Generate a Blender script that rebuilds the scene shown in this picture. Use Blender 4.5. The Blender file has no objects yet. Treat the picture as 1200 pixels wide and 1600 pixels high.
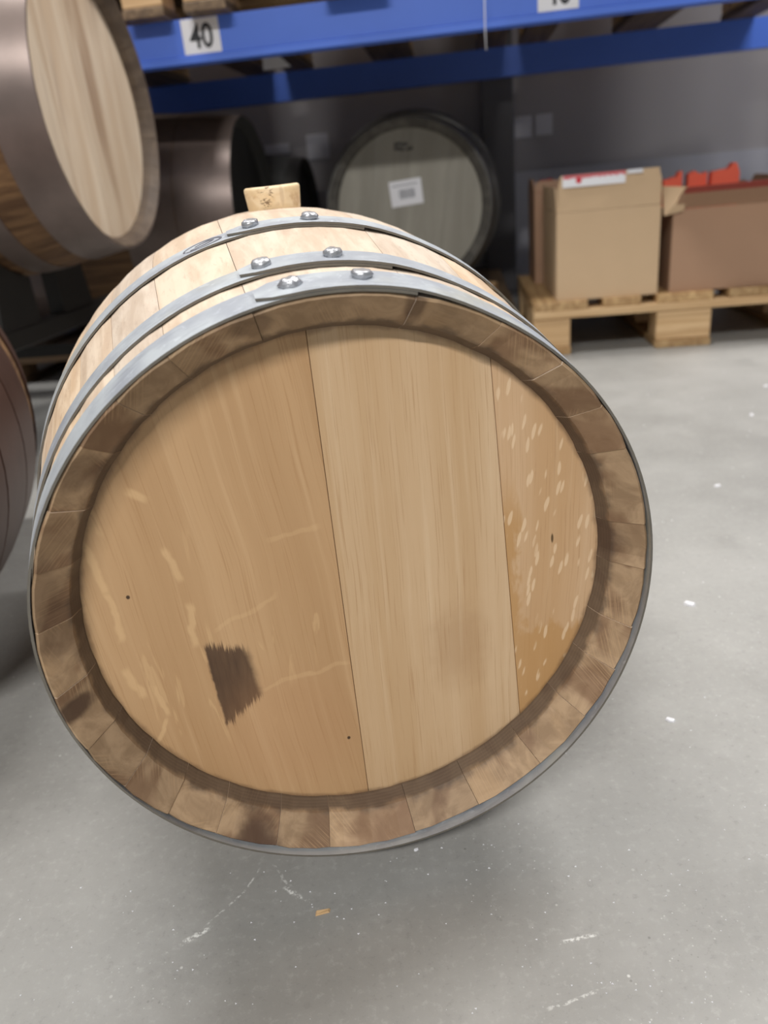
import bpy, math, random
from math import sin, cos, pi, radians as rad
from mathutils import Vector, Matrix, noise

# ------------------------------------------------------------------ camera, world, lights
scene = bpy.context.scene
COL = scene.collection
PITCH, ROLL, CAM_H = .4073, .0984, .4938
cd = bpy.data.cameras.new('camera')
cam = bpy.data.objects.new('camera', cd)
COL.objects.link(cam)
cd.sensor_fit = 'VERTICAL'
cd.sensor_height = 36
cd.sensor_width = 27
cd.lens = 27
cd.clip_start = .02
R0 = Vector((1, 0, 0)); U0 = Vector((0, sin(PITCH), cos(PITCH))); F0 = Vector((0, cos(PITCH), -sin(PITCH)))
RV = R0 * cos(ROLL) - U0 * sin(ROLL); UV = R0 * sin(ROLL) + U0 * cos(ROLL)
m3 = Matrix((RV, UV, -F0)).transposed()
cam.matrix_world = Matrix.Translation((0, 0, CAM_H)) @ m3.to_4x4()
cd.dof.use_dof = True
cd.dof.focus_distance = .53
cd.dof.aperture_fstop = 6.0
scene.camera = cam

world = bpy.data.worlds.new('world')
scene.world = world
world.use_nodes = True
bgn = world.node_tree.nodes['Background']
bgn.inputs[0].default_value = (.86, .93, 1, 1)
bgn.inputs[1].default_value = .15

def area_light(name, loc, size, power, target, color=(1, .98, .96)):
    ld = bpy.data.lights.new(name, 'AREA')
    ld.shape = 'RECTANGLE'
    ld.size, ld.size_y = size
    ld.energy = power
    ld.color = color
    o = bpy.data.objects.new(name, ld)
    COL.objects.link(o)
    o.location = loc
    d = Vector(target) - Vector(loc)
    o.rotation_euler = d.to_track_quat('-Z', 'Y').to_euler()
    return o

# rows of ceiling strip lights over the aisle and over the bays beside it
area_light('ceiling_strip_light', (-1.0, 1.5, 3.6), (1.6, .25), 58, (-1.0, 1.5, 0))
area_light('ceiling_strip_light', (2.0, 1.7, 3.6), (1.6, .25), 82, (2.0, 1.7, 0))
area_light('ceiling_strip_light', (-.8, -2.9, 3.6), (2.2, .25), 172, (-.8, -2.9, 0))

vs = scene.view_settings
scene.display_settings.display_device = 'sRGB'
vs.view_transform = 'Standard'
vs.look = 'None'
vs.gamma = 1
vs.use_curve_mapping = False
vs.exposure = 0.58

# ------------------------------------------------------------------ node helpers
def srgb(r, g, b):
    def f(c):
        c /= 255.
        return c / 12.92 if c <= .04045 else ((c + .055) / 1.055) ** 2.4
    return (f(r), f(g), f(b), 1)

class NT:
    """small wrapper that writes shader nodes as expressions"""
    def __init__(s, name):
        s.m = bpy.data.materials.new(name)
        s.m.use_nodes = True
        s.t = s.m.node_tree
        s.b = s.t.nodes['Principled BSDF']
        s.tc = s.n('ShaderNodeTexCoord')
        s.oi = s.n('ShaderNodeObjectInfo')
    def n(s, ty, **kw):
        x = s.t.nodes.new(ty)
        for k, v in kw.items():
            setattr(x, k, v)
        return x
    def put(s, sock, v):
        if isinstance(v, bpy.types.NodeSocket):
            s.t.links.new(v, sock)
        elif v is not None:
            sock.default_value = v
    def math(s, op, a, b=0., c=0., clamp=False):
        x = s.n('ShaderNodeMath', operation=op, use_clamp=clamp)
        for i, v in enumerate((a, b, c)):
            s.put(x.inputs[i], v)
        return x.outputs[0]
    def vmul(s, v, k):
        x = s.n('ShaderNodeVectorMath', operation='MULTIPLY')
        s.put(x.inputs[0], v); s.put(x.inputs[1], k)
        return x.outputs[0]
    def vadd(s, v, k):
        x = s.n('ShaderNodeVectorMath', operation='ADD')
        s.put(x.inputs[0], v); s.put(x.inputs[1], k)
        return x.outputs[0]
    def noise(s, v, scale=1., detail=4., rough=.55, dist=0.):
        x = s.n('ShaderNodeTexNoise')
        s.put(x.inputs['Vector'], v)
        x.inputs['Scale'].default_value = scale
        x.inputs['Detail'].default_value = detail
        x.inputs['Roughness'].default_value = rough
        x.inputs['Distortion'].default_value = dist
        return x.outputs['Fac']
    def voro(s, v, scale=1., rnd=1.):
        x = s.n('ShaderNodeTexVoronoi')
        s.put(x.inputs['Vector'], v)
        x.inputs['Scale'].default_value = scale
        x.inputs['Randomness'].default_value = rnd
        return x.outputs['Distance']
    def wave(s, v, scale, dist=0., detail=2.):
        x = s.n('ShaderNodeTexWave')
        s.put(x.inputs['Vector'], v)
        x.inputs['Scale'].default_value = scale
        x.inputs['Distortion'].default_value = dist
        x.inputs['Detail'].default_value = detail
        return x.outputs['Fac']
    def ramp(s, f, a, b):
        """smooth 0..1 as f goes a..b"""
        x = s.n('ShaderNodeMapRange', interpolation_type='SMOOTHSTEP')
        s.put(x.inputs[0], f)
        x.inputs[1].default_value = a
        x.inputs[2].default_value = b
        return x.outputs[0]
    def mix(s, f, a, b):
        x = s.n('ShaderNodeMix', data_type='RGBA')
        s.put(x.inputs[0], f); s.put(x.inputs[6], a); s.put(x.inputs[7], b)
        return x.outputs[2]
    def xyz(s, v):
        x = s.n('ShaderNodeSeparateXYZ')
        s.put(x.inputs[0], v)
        return x.outputs
    def hsv(s, c, h=.5, sat=1., val=1.):
        x = s.n('ShaderNodeHueSaturation')
        s.put(x.inputs['Hue'], h); s.put(x.inputs['Saturation'], sat); s.put(x.inputs['Value'], val)
        s.put(x.inputs['Color'], c)
        return x.outputs[0]
    def bump(s, h, strength=.3, dist=.001):
        x = s.n('ShaderNodeBump')
        s.put(x.inputs['Height'], h)
        x.inputs['Strength'].default_value = strength
        x.inputs['Distance'].default_value = dist
        s.t.links.new(x.outputs[0], s.b.inputs['Normal'])
    def out(s, color=None, rough=.6, metal=0., spec=None):
        if color is not None: s.put(s.b.inputs['Base Color'], color)
        s.put(s.b.inputs['Roughness'], rough)
        s.put(s.b.inputs['Metallic'], metal)
        if spec is not None: s.put(s.b.inputs['Specular IOR Level'], spec)
        return s.m
    def shifted(s):
        """object coordinates moved by a random amount per object"""
        k = s.math('MULTIPLY', s.oi.outputs['Random'], 9.)
        c = s.n('ShaderNodeCombineXYZ')
        for i in range(3): s.put(c.inputs[i], k)
        return s.vadd(s.tc.outputs['Object'], c.outputs[0])
    def ellipse(s, u, v, cu, cv, ru, rv, soft=.3, wob=None):
        a = s.math('DIVIDE', s.math('SUBTRACT', u, cu), ru)
        b = s.math('DIVIDE', s.math('SUBTRACT', v, cv), rv)
        d = s.math('SQRT', s.math('ADD', s.math('MULTIPLY', a, a), s.math('MULTIPLY', b, b)))
        if wob is not None: d = s.math('ADD', d, wob)
        return s.ramp(d, 1 + soft, 1 - soft)
    def segment(s, u, v, p, q, w):
        """mask along a line from p to q of half width w"""
        dx, dy = q[0] - p[0], q[1] - p[1]
        L = math.hypot(dx, dy); dx /= L; dy /= L
        a = s.math('SUBTRACT', u, p[0]); b = s.math('SUBTRACT', v, p[1])
        t = s.math('ADD', s.math('MULTIPLY', a, dx), s.math('MULTIPLY', b, dy))
        n = s.math('ABSOLUTE', s.math('SUBTRACT', s.math('MULTIPLY', b, dx), s.math('MULTIPLY', a, dy)))
        inside = s.math('MULTIPLY', s.ramp(t, -.004, .002), s.ramp(t, L + .004, L - .002))
        return s.math('MULTIPLY', inside, s.ramp(n, w, w * .3))

def plain(name, col, rough=.6, metal=0., var=.12, scale=30., bump=0.):
    t = NT(name)
    n = t.noise(t.shifted(), scale, 5)
    c = t.hsv(col, val=t.math('ADD', t.math('MULTIPLY', n, 2 * var), 1 - var))
    if bump: t.bump(n, bump, .002)
    return t.out(c, rough, metal)

def wood(name, base, dark, axis='Y', cross=55., along=2.5, pore=.35, rough=.62, rand=.14, grime=None):
    """plain sawn wood with grain along the object's own axis"""
    t = NT(name)
    co = t.shifted()
    sc = {'X': (along, cross, cross), 'Y': (cross, along, cross), 'Z': (cross, cross, along)}[axis]
    g = t.noise(t.vmul(co, sc), 1., 5, .6, .6)
    sp = tuple(k * 7 if k != along else k * 4 for k in sc)
    p = t.noise(t.vmul(co, sp), 1., 2, .5)
    blot = t.noise(co, 9., 3)
    c = t.mix(t.ramp(g, .34, .70), dark, base)
    c = t.mix(t.math('MULTIPLY', t.ramp(p, .56, .70), pore), c, dark)
    c = t.hsv(c, val=t.math('ADD', t.math('ADD', t.math('MULTIPLY', t.oi.outputs['Random'], 2 * rand), 1 - rand - .06), t.math('MULTIPLY', blot, .12)))
    if grime is not None:
        gn = t.noise(t.vmul(co, tuple(k * .35 for k in sc)), 1., 4, .6)
        c = t.mix(t.math('MULTIPLY', t.ramp(gn, .52, .68), .8), c, grime)
    t.bump(g, .25, .0008)
    return t.out(c, rough)

# ------------------------------------------------------------------ hero barrel woods
def head_wood(name, kind):
    t = NT(name)
    co = t.tc.outputs['Object']
    u, s_, v = t.xyz(co)
    off = {'left': (3.1, 0, 1.7), 'middle': (7.7, 0, 4.2), 'right': (11.3, 0, 9.1)}[kind]
    # a little sideways wander keeps the grain from being ruled straight
    wander = t.math('MULTIPLY', t.math('SUBTRACT', t.noise(t.vmul(co, (3, 3, 5)), 1., 2), .5), {'left': .014, 'middle': .006, 'right': .014}[kind])
    cc = t.n('ShaderNodeCombineXYZ')
    lean = {'left': .10, 'middle': .0, 'right': -.04}[kind]
    t.put(cc.inputs[0], t.math('ADD', t.math('ADD', u, wander), t.math('MULTIPLY', v, lean))); t.put(cc.inputs[1], s_); t.put(cc.inputs[2], v)
    p = t.vadd(cc.outputs[0], off)
    broad = t.noise(t.vmul(p, (26, 26, 1.1)), 1., 3, .5)
    mid = t.noise(t.vmul(p, (130, 130, 2.6)), 1., 4, .6)
    fine = t.noise(t.vmul(p, (900, 900, 14)), 1., 3, .6)
    base, light, dark = {
        'left': (srgb(196, 159, 117), srgb(208, 173, 132), srgb(178, 140, 98)),
        'middle': (srgb(210, 181, 145), srgb(221, 195, 161), srgb(195, 162, 122)),
        'right': (srgb(208, 174, 137), srgb(220, 190, 154), srgb(196, 158, 116))}[kind]
    c = t.mix(t.ramp(broad, .36, .66), dark, base)
    c = t.mix(t.math('MULTIPLY', t.ramp(mid, .5, .72), .45), c, light)
    c = t.mix(t.math('MULTIPLY', t.ramp(mid, .44, .28), .38), c, dark)
    c = t.mix(t.math('MULTIPLY', t.ramp(fine, .54, .70), .42), c, srgb(158, 115, 70))
    c = t.mix(t.math('MULTIPLY', t.noise(co, 14., 3), .35), c, srgb(186, 149, 108))
    if kind != 'middle':
        # pale medullary ray flecks: long on the left board, a shower of short ones on the right
        if kind == 'left':
            rn = t.noise(t.vmul(p, (60, 60, 9)), 1., 3, .55, 1.6)
            where = t.ramp(t.noise(t.vadd(co, (2, 0, 6)), 9., 2), .50, .62)
            m = t.math('MULTIPLY', t.math('MULTIPLY', t.ramp(rn, .60, .66), t.ramp(rn, .76, .68)), t.math('MULTIPLY', where, .6))
            for (a, b, w) in (((-.167, .082), (-.158, .030), .0035), ((-.158, .028), (-.157, -.006), .003), ((-.132, .094), (-.122, .088), .004),
                              ((-.118, .052), (-.112, .030), .0035), ((-.110, .010), (-.112, -.020), .0035), ((-.160, -.030), (-.152, -.052), .004),
                              ((-.144, -.046), (-.140, -.070), .003), ((-.142, -.075), (-.150, -.092), .0025)):
                wob = t.math('MULTIPLY', t.math('SUBTRACT', t.noise(co, 60., 2), .5), .008)
                mm = t.segment(t.math('ADD', u, wob), v, a, b, w)
                m = t.math('MAXIMUM', m, mm)
            c = t.mix(t.math('MULTIPLY', m, .5), c, srgb(221, 185, 138))
        else:
            sl = t.math('MULTIPLY', t.math('SUBTRACT', t.noise(t.vmul(p, (50, 50, 30)), 1., 2), .5), .006)
            cq = t.n('ShaderNodeCombineXYZ')
            t.put(cq.inputs[0], t.math('ADD', u, t.math('ADD', sl, t.math('MULTIPLY', v, -.2)))); t.put(cq.inputs[2], v)
            vr = t.voro(t.vmul(cq.outputs[0], (215, 1, 52)), 1.)
            wn = t.noise(t.vmul(p, (40, 40, 14)), 1., 3, .6, 1.)
            m = t.math('MULTIPLY', t.ramp(vr, .35, .24), t.ramp(wn, .40, .47))
            # honey coloured watermark down the left side of the board
            wn2 = t.noise(t.vmul(co, (60, 60, 20)), 1., 4, .65, .6)
            edge = t.math('SUBTRACT', u, t.math('ADD', .118, t.math('MULTIPLY', t.math('SUBTRACT', wn2, .5), .045)))
            wet = t.math('MULTIPLY', t.ramp(edge, .004, -.004), t.ramp(t.math('ADD', v, t.math('MULTIPLY', t.math('SUBTRACT', wn2, .5), .05)), .075, .020))
            low = t.math('MULTIPLY', t.ramp(t.math('ADD', v, t.math('MULTIPLY', t.math('SUBTRACT', wn2, .5), .06)), -.056, -.066), .9)
            wet = t.math('MAXIMUM', wet, low)
            c = t.mix(t.math('MULTIPLY', wet, .8), c, srgb(184, 140, 86))
            c = t.mix(t.math('MULTIPLY', m, .62), c, srgb(231, 203, 167))
            mk = t.ellipse(u, v, .1426, .0118, .0009, .0034, .4)
            c = t.mix(mk, c, srgb(96, 74, 44))
    if kind == 'left':
        # the dark brown wet patch, ragged at its ends along the grain
        rag = t.math('MULTIPLY', t.math('SUBTRACT', t.noise(t.vmul(co, (900, 900, 34)), 1., 4, .8), .5), .026)
        sm = t.math('MULTIPLY', t.math('SUBTRACT', t.noise(co, 90., 3), .5), .004)
        uu = t.math('ADD', u, sm)
        left = t.ramp(t.math('SUBTRACT', uu, t.math('ADD', -.1064, t.math('MULTIPLY', t.math('ADD', v, .035), -.06))), -.001, .001)
        right = t.ramp(t.math('SUBTRACT', uu, t.math('ADD', -.0800, t.math('MULTIPLY', t.math('ADD', v, .030), -.13))), .004, -.003)
        vv = t.math('ADD', v, rag)
        top = t.ramp(t.math('SUBTRACT', vv, t.math('ADD', -.0255, t.math('MULTIPLY', t.math('ADD', u, .094), -.22))), .003, -.003)
        bot = t.ramp(t.math('SUBTRACT', vv, t.math('ADD', -.083, t.math('MULTIPLY', t.math('ADD', u, .093), .72))), -.003, .003)
        m = t.math('MULTIPLY', t.math('MULTIPLY', left, right), t.math('MULTIPLY', top, bot))
        m = t.math('MULTIPLY', m, t.math('ADD', .82, t.math('MULTIPLY', t.noise(t.vmul(co, (260, 260, 30)), 1., 3), .25)), clamp=True)
        c = t.mix(m, c, srgb(78, 55, 37))
        # pale damp halo under it, and a darker toned lower right
        halo = t.ellipse(u, v, -.058, -.105, .045, .050, .5)
        c = t.mix(t.math('MULTIPLY', halo, .25), c, srgb(176, 128, 88))
        for (a, b) in ((-.1464, .0238), (-.0183, -.1226), (-.0065, .052)):
            c = t.mix(t.ellipse(u, v, a, b, .0012, .0014, .3), c, srgb(70, 50, 32))
        for (p0, p1) in (((-.096, -.012), (-.055, .006)), ((-.072, -.066), (-.040, -.060)), ((-.040, -.060), (-.012, -.058)), ((-.052, .046), (-.02, .050))):
            wob = t.math('MULTIPLY', t.math('SUBTRACT', t.noise(co, 45., 3), .5), .012)
            c = t.mix(t.math('MULTIPLY', t.segment(u, t.math('ADD', v, wob), p0, p1, .0024), .22), c, srgb(220, 184, 138))
    if kind == 'middle':
        sm = t.ellipse(u, v, .070, -.062, .020, .030, .6, t.math('SUBTRACT', t.noise(co, 60., 3), .5))
        c = t.mix(t.math('MULTIPLY', sm, .28), c, srgb(150, 110, 72))
    # grime rubbed into the edge where the head meets the groove
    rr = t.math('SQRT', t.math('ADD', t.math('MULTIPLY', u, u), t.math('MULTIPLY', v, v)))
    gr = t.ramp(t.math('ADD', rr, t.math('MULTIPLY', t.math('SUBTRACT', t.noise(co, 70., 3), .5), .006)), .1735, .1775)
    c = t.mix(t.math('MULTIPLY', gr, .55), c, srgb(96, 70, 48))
    t.bump(t.math('ADD', mid, t.math('MULTIPLY', fine, .5)), .16, .0006)
    return t.out(c, .58)

def stave_wood():
    t = NT('pale oak stave')
    co = t.shifted()
    g = t.noise(t.vmul(co, (60, 3, 60)), 1., 5, .6, .4)
    f = t.noise(t.vmul(co, (300, 30, 300)), 1., 3, .6)
    bl = t.noise(t.vmul(co, (16, 9, 16)), 1., 4, .6)
    c = t.mix(t.ramp(g, .34, .68), srgb(200, 170, 136), srgb(222, 198, 168))
    c = t.mix(t.math('MULTIPLY', t.ramp(f, .55, .72), .35), c, srgb(176, 142, 110))
    c = t.mix(t.math('MULTIPLY', t.ramp(bl, .54, .70), .4), c, srgb(188, 154, 128))
    c = t.hsv(c, sat=t.math('ADD', .66, t.math('MULTIPLY', t.oi.outputs['Random'], .3)), val=t.math('ADD', .9, t.math('MULTIPLY', t.oi.outputs['Random'], .16)))
    t.bump(g, .2, .0006)
    return t.out(c, .6)

def chime_wood():
    t = NT('brown end grain')
    raw = t.tc.outputs['Object']
    u, s_, v = t.xyz(raw)
    co = t.shifted()
    bl = t.noise(co, 38., 5, .62, .8)
    pat = t.noise(co, 16., 3, .5, .5)
    c = t.mix(t.ramp(bl, .36, .66), srgb(150, 124, 95), srgb(180, 152, 120))
    c = t.mix(t.math('MULTIPLY', t.ramp(pat, .50, .60), .62), c, srgb(108, 76, 52))
    c = t.mix(t.math('MULTIPLY', t.ramp(pat, .42, .30), .4), c, srgb(180, 148, 110))
    # two crossed sets of saw scratches, each stave with its own direction
    ro = t.n('ShaderNodeVectorRotate', rotation_type='Y_AXIS')
    t.put(ro.inputs['Vector'], raw); t.put(ro.inputs['Angle'], t.math('MULTIPLY', t.oi.outputs['Random'], 40.))
    keep = t.ramp(t.noise(co, 26., 2), .48, .62)
    for k, sc in ((ro.outputs[0], 170.), (t.vmul(ro.outputs[0], (-.8, 1, 1)), 130.)):
        w = t.wave(k, sc, .8, 3.)
        c = t.mix(t.math('MULTIPLY', t.math('MULTIPLY', t.ramp(w, .86, .99), keep), .34), c, srgb(190, 158, 120))
    c = t.hsv(c, val=t.math('ADD', .86, t.math('MULTIPLY', t.oi.outputs['Random'], .30)))
    # the croze groove is dark with old grime
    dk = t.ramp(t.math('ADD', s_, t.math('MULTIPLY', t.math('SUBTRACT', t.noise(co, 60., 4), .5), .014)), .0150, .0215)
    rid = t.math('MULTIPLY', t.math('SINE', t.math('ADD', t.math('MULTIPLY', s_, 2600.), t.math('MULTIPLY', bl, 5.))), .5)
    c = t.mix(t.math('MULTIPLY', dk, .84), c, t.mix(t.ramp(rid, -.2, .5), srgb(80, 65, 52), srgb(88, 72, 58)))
    wob = t.math('MULTIPLY', t.math('SUBTRACT', t.noise(co, 70., 4), .5), .9)
    for (cu, cv, ru, rv, k) in ((-.098, -.176, .017, .018, .8), (-.190, -.034, .010, .007, .85), (-.043, .187, .012, .008, .5), (.050, .187, .006, .009, .6),
                                (.176, .010, .012, .012, .45), (-.188, .058, .010, .03, .35), (-.150, .118, .014, .012, .4), (-.186, .020, .012, .02, .4)):
        c = t.mix(t.math('MULTIPLY', t.ellipse(u, v, cu, cv, ru, rv, .35, wob), k), c, srgb(70, 48, 34))
    t.bump(bl, .35, .0012)
    return t.out(c, .68)

def zinc():
    t = NT('galvanised steel')
    co = t.shifted()
    a = t.noise(co, 22., 4, .6)
    b = t.noise(t.vmul(co, (120, 120, 120)), 1., 4, .6, 1.)
    st = t.noise(t.vmul(co, (26, 220, 26)), 1., 3, .6)
    c = t.mix(t.ramp(a, .36, .66), srgb(160, 165, 173), srgb(184, 190, 194))
    c = t.mix(t.math('MULTIPLY', t.ramp(b, .56, .72), .45), c, srgb(206, 212, 218))
    c = t.mix(t.math('MULTIPLY', t.ramp(st, .56, .72), .3), c, srgb(118, 122, 130))
    ye = t.ramp(t.noise(t.vadd(co, (4, 8, 1)), 9., 3), .58, .70)
    c = t.mix(t.math('MULTIPLY', ye, .38), c, srgb(178, 172, 142))
    t.bump(b, .12, .0005)
    return t.out(c, t.math('ADD', .5, t.math('MULTIPLY', a, .2)), .35)

def concrete():
    t = NT('grey concrete')
    co = t.tc.outputs['Object']
    u, v, _ = t.xyz(co)
    a = t.noise(co, 1.3, 6, .6)
    b = t.noise(co, 9., 6, .65)
    f = t.noise(co, 140., 4, .7)
    c = t.mix(t.ramp(a, .34, .68), srgb(142, 141, 137), srgb(162, 161, 157))
    c = t.mix(t.math('MULTIPLY', t.ramp(b, .46, .70), .32), c, srgb(172, 171, 167))
    c = t.mix(t.math('MULTIPLY', t.ramp(b, .46, .30), .34), c, srgb(128, 127, 123))
    c = t.mix(t.math('MULTIPLY', t.ramp(f, .52, .72), .35), c, srgb(178, 177, 173))
    c = t.mix(t.math('MULTIPLY', t.ramp(f, .44, .30), .35), c, srgb(124, 123, 120))
    thin = t.ramp(t.noise(co, 3.2, 3), .46, .60)
    for scale, r, col, k in ((45., .07, srgb(226, 226, 222), .7), (150., .12, srgb(214, 214, 210), .5), (48., .06, srgb(104, 102, 98), .6), (130., .09, srgb(114, 112, 108), .5)):
        d = t.voro(t.vadd(co, (scale, 2, 0)), scale)
        c = t.mix(t.math('MULTIPLY', t.math('MULTIPLY', t.ramp(d, r, r * .5), thin), k), c, col)
    # white scuff strokes in front of the barrel
    gr = t.ramp(t.noise(t.vmul(co, (260, 260, 1)), 1., 3, .7), .44, .60)
    wob = t.math('MULTIPLY', t.math('SUBTRACT', t.noise(co, 40., 3), .5), .008)
    for p, q, w, k in (((-.176, .394), (-.160, .404), .0032, .9), ((-.164, .404), (-.138, .432), .0012, .55), ((-.136, .434), (-.128, .452), .0012, .6), ((-.1145, .456), (-.100, .436), .0011, .6),
                       ((-.103, .434), (-.094, .424), .0030, .85), ((-.094, .424), (-.086, .418), .0014, .6), ((.095, .366), (.118, .370), .002, .7), ((.11, .33), (.075, .322), .0016, .5)):
        m = t.math('MULTIPLY', t.math('MULTIPLY', t.segment(t.math('ADD', u, wob), t.math('ADD', v, wob), p, q, w), gr), k)
        c = t.mix(m, c, srgb(228, 228, 224))
    t.bump(t.math('ADD', b, t.math('MULTIPLY', f, .4)), .14, .003)
    return t.out(c, t.math('ADD', .42, t.math('MULTIPLY', a, .2)))

M = {}
M['head_left'] = head_wood('oak head left', 'left')
M['head_middle'] = head_wood('oak head middle', 'middle')
M['head_right'] = head_wood('oak head right', 'right')
M['stave'] = stave_wood()
M['chime'] = chime_wood()
M['zinc'] = zinc()
M['zinc_edge'] = plain('cut steel edge', srgb(116, 111, 102), .55, .4, .25, 90)
M['rivet'] = plain('bright rivet steel', srgb(186, 188, 192), .36, .7, .25, 160, .5)
M['mark'] = plain('dark stamped ink', srgb(110, 110, 120), .5, .3)
M['concrete'] = concrete()
M['pallet'] = wood('pallet pine', srgb(218, 186, 142), srgb(192, 156, 112), 'X', 60, 3)
M['pallet_y'] = wood('pallet pine lengthwise', srgb(198, 166, 120), srgb(160, 126, 84), 'Y', 60, 3)
M['old_pallet'] = wood('grey old pallet', srgb(150, 122, 90), srgb(104, 82, 60), 'X', 60, 3)
M['old_pallet_y'] = wood('grey old pallet lengthwise', srgb(128, 106, 80), srgb(88, 70, 52), 'Y', 60, 3)
M['pale_head'] = wood('weathered pale head', srgb(226, 208, 184), srgb(208, 184, 156), 'Z', 26, 2.5, .12, rand=.05, grime=srgb(150, 118, 92))
M['old_stave'] = wood('weathered brown stave', srgb(142, 108, 74), srgb(98, 70, 46), 'Y', 40, 2.5, .3)
M['pale_chime'] = wood('weathered pale stave end', srgb(112, 96, 80), srgb(88, 74, 62), 'Y', 30, 2.5, .2, rand=.05)
M['grey_head'] = wood('grey green head', srgb(158, 154, 142), srgb(144, 140, 128), 'Z', 20, 2, .1, rand=.05)
M['grey_stave'] = wood('dark grey stave', srgb(104, 101, 94), srgb(84, 81, 76), 'Y', 40, 2.5, .3)
M['dark_head'] = wood('near black head', srgb(82, 82, 80), srgb(64, 64, 62), 'Z', 30, 2, .15)
M['rust'] = plain('brown painted hoop', srgb(132, 117, 110), .36, .35, .34, 14, .1)
M['rust_red'] = plain('reddish brown hoop', srgb(96, 72, 64), .42, .4, .25, 30, .1)
M['grey_hoop'] = plain('dull grey hoop', srgb(120, 119, 114), .5, .3, .15, 30)
M['dark_hoop'] = plain('black hoop', srgb(62, 60, 58), .5, .4, .15, 30)
M['blue'] = plain('blue powder coat', srgb(82, 122, 224), .42, 0., .06, 12)
M['black_steel'] = plain('black steel', srgb(52, 50, 48), .5, .5, .15, 30)
M['wall'] = plain('dark grey panel', srgb(158, 154, 155), .5, 0., .06, 3)
M['wall_low'] = plain('paler grey skirting panel', srgb(176, 176, 183), .5, 0., .06, 4)
M['reflection_patch'] = plain('pale grey painted reflection', srgb(204, 204, 210), .4, 0., .05, 5)  # colour of the painted reflections on the back wall
M['column'] = plain('charcoal column paint', srgb(92, 90, 92), .55, 0., .08, 6)
M['ceiling'] = plain('white ceiling', srgb(214, 214, 212), .8, 0., .04, 2)
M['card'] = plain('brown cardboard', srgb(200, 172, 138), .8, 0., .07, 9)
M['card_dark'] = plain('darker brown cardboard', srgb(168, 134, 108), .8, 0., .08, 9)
M['paper'] = plain('white paper', srgb(236, 236, 240), .6, 0., .02, 20)
M['ink'] = plain('black ink', srgb(44, 46, 50), .6, 0., .05, 20)
M['grey_ink'] = plain('grey ink', srgb(128, 130, 136), .6, 0., .05, 20)
M['red_ink'] = plain('red ink', srgb(206, 46, 62), .6, 0., .05, 20)
M['red_tape'] = plain('dull red tape', srgb(150, 62, 54), .5, 0., .1, 20)
M['orange'] = plain('orange plastic', srgb(255, 112, 84), .45, 0., .06, 20)
M['red_bag'] = plain('dark red plastic', srgb(150, 44, 44), .45, 0., .1, 20)
M['film'] = plain('pale plastic film', srgb(226, 226, 230), .4, 0., .04, 20)
M['cord'] = plain('white cord', srgb(214, 214, 220), .6, 0., .04, 60)
M['bung'] = None

def bung_wood():
    t = NT('bung wood')
    co = t.tc.outputs['Object']
    u, y, v = t.xyz(co)
    g = t.noise(t.vmul(co, (60, 60, 110)), 1., 4, .5, .5)
    bl = t.noise(co, 70., 3)
    c = t.mix(t.ramp(g, .36, .66), srgb(230, 203, 160), srgb(242, 220, 184))
    c = t.mix(t.math('MULTIPLY', t.ramp(bl, .55, .70), .5), c, srgb(190, 148, 98))
    # a burnt mark rubbed out to a few dark strokes
    st = t.noise(t.vmul(co, (200, 200, 520)), 1., 3, .6, .6)
    m = t.math('MULTIPLY', t.math('MULTIPLY', t.ellipse(u, v, -.0075, .010, .0062, .0105, .35), t.ramp(y, .0, -.004)), t.ramp(st, .50, .60))
    c = t.mix(t.math('MULTIPLY', m, .85), c, srgb(104, 74, 48))
    m2 = t.math('MULTIPLY', t.math('MULTIPLY', t.ellipse(u, v, .006, .011, .0018, .009, .4), t.ramp(y, .0, -.004)), .25)
    c = t.mix(m2, c, srgb(150, 110, 70))
    return t.out(c, .62)
M['bung'] = bung_wood()

# ------------------------------------------------------------------ mesh helpers
def link(name, verts, faces, mats, parent=None, mat_ids=None, smooth=False, loc=(0, 0, 0), rot=(0, 0, 0)):
    me = bpy.data.meshes.new(name)
    me.from_pydata([tuple(v) for v in verts], [], faces)
    for m in (mats if isinstance(mats, (list, tuple)) else [mats]):
        me.materials.append(m)
    if mat_ids:
        for p, i in zip(me.polygons, mat_ids): p.material_index = i
    if smooth:
        for p in me.polygons: p.use_smooth = True
    me.update()
    return link_mesh(name, me, parent, loc, rot)

def link_mesh(name, me, parent=None, loc=(0, 0, 0), rot=(0, 0, 0)):
    o = bpy.data.objects.new(name, me)
    COL.objects.link(o)
    if parent is not None: o.parent = parent
    o.location = loc
    o.rotation_euler = rot
    return o

def tag(o, label, cat, group=None):
    o['label'] = label; o['category'] = cat
    if group: o['group'] = group
    return o

def thing(name, label, cat, loc=(0, 0, 0), rz=0., group=None):
    o = bpy.data.objects.new(name, None)
    COL.objects.link(o)
    o.empty_display_size = .1
    o.location = loc
    o.rotation_euler = (0, 0, rz)
    return tag(o, label, cat, group)

def structure(o):
    o['kind'] = 'structure'
    return o

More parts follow.
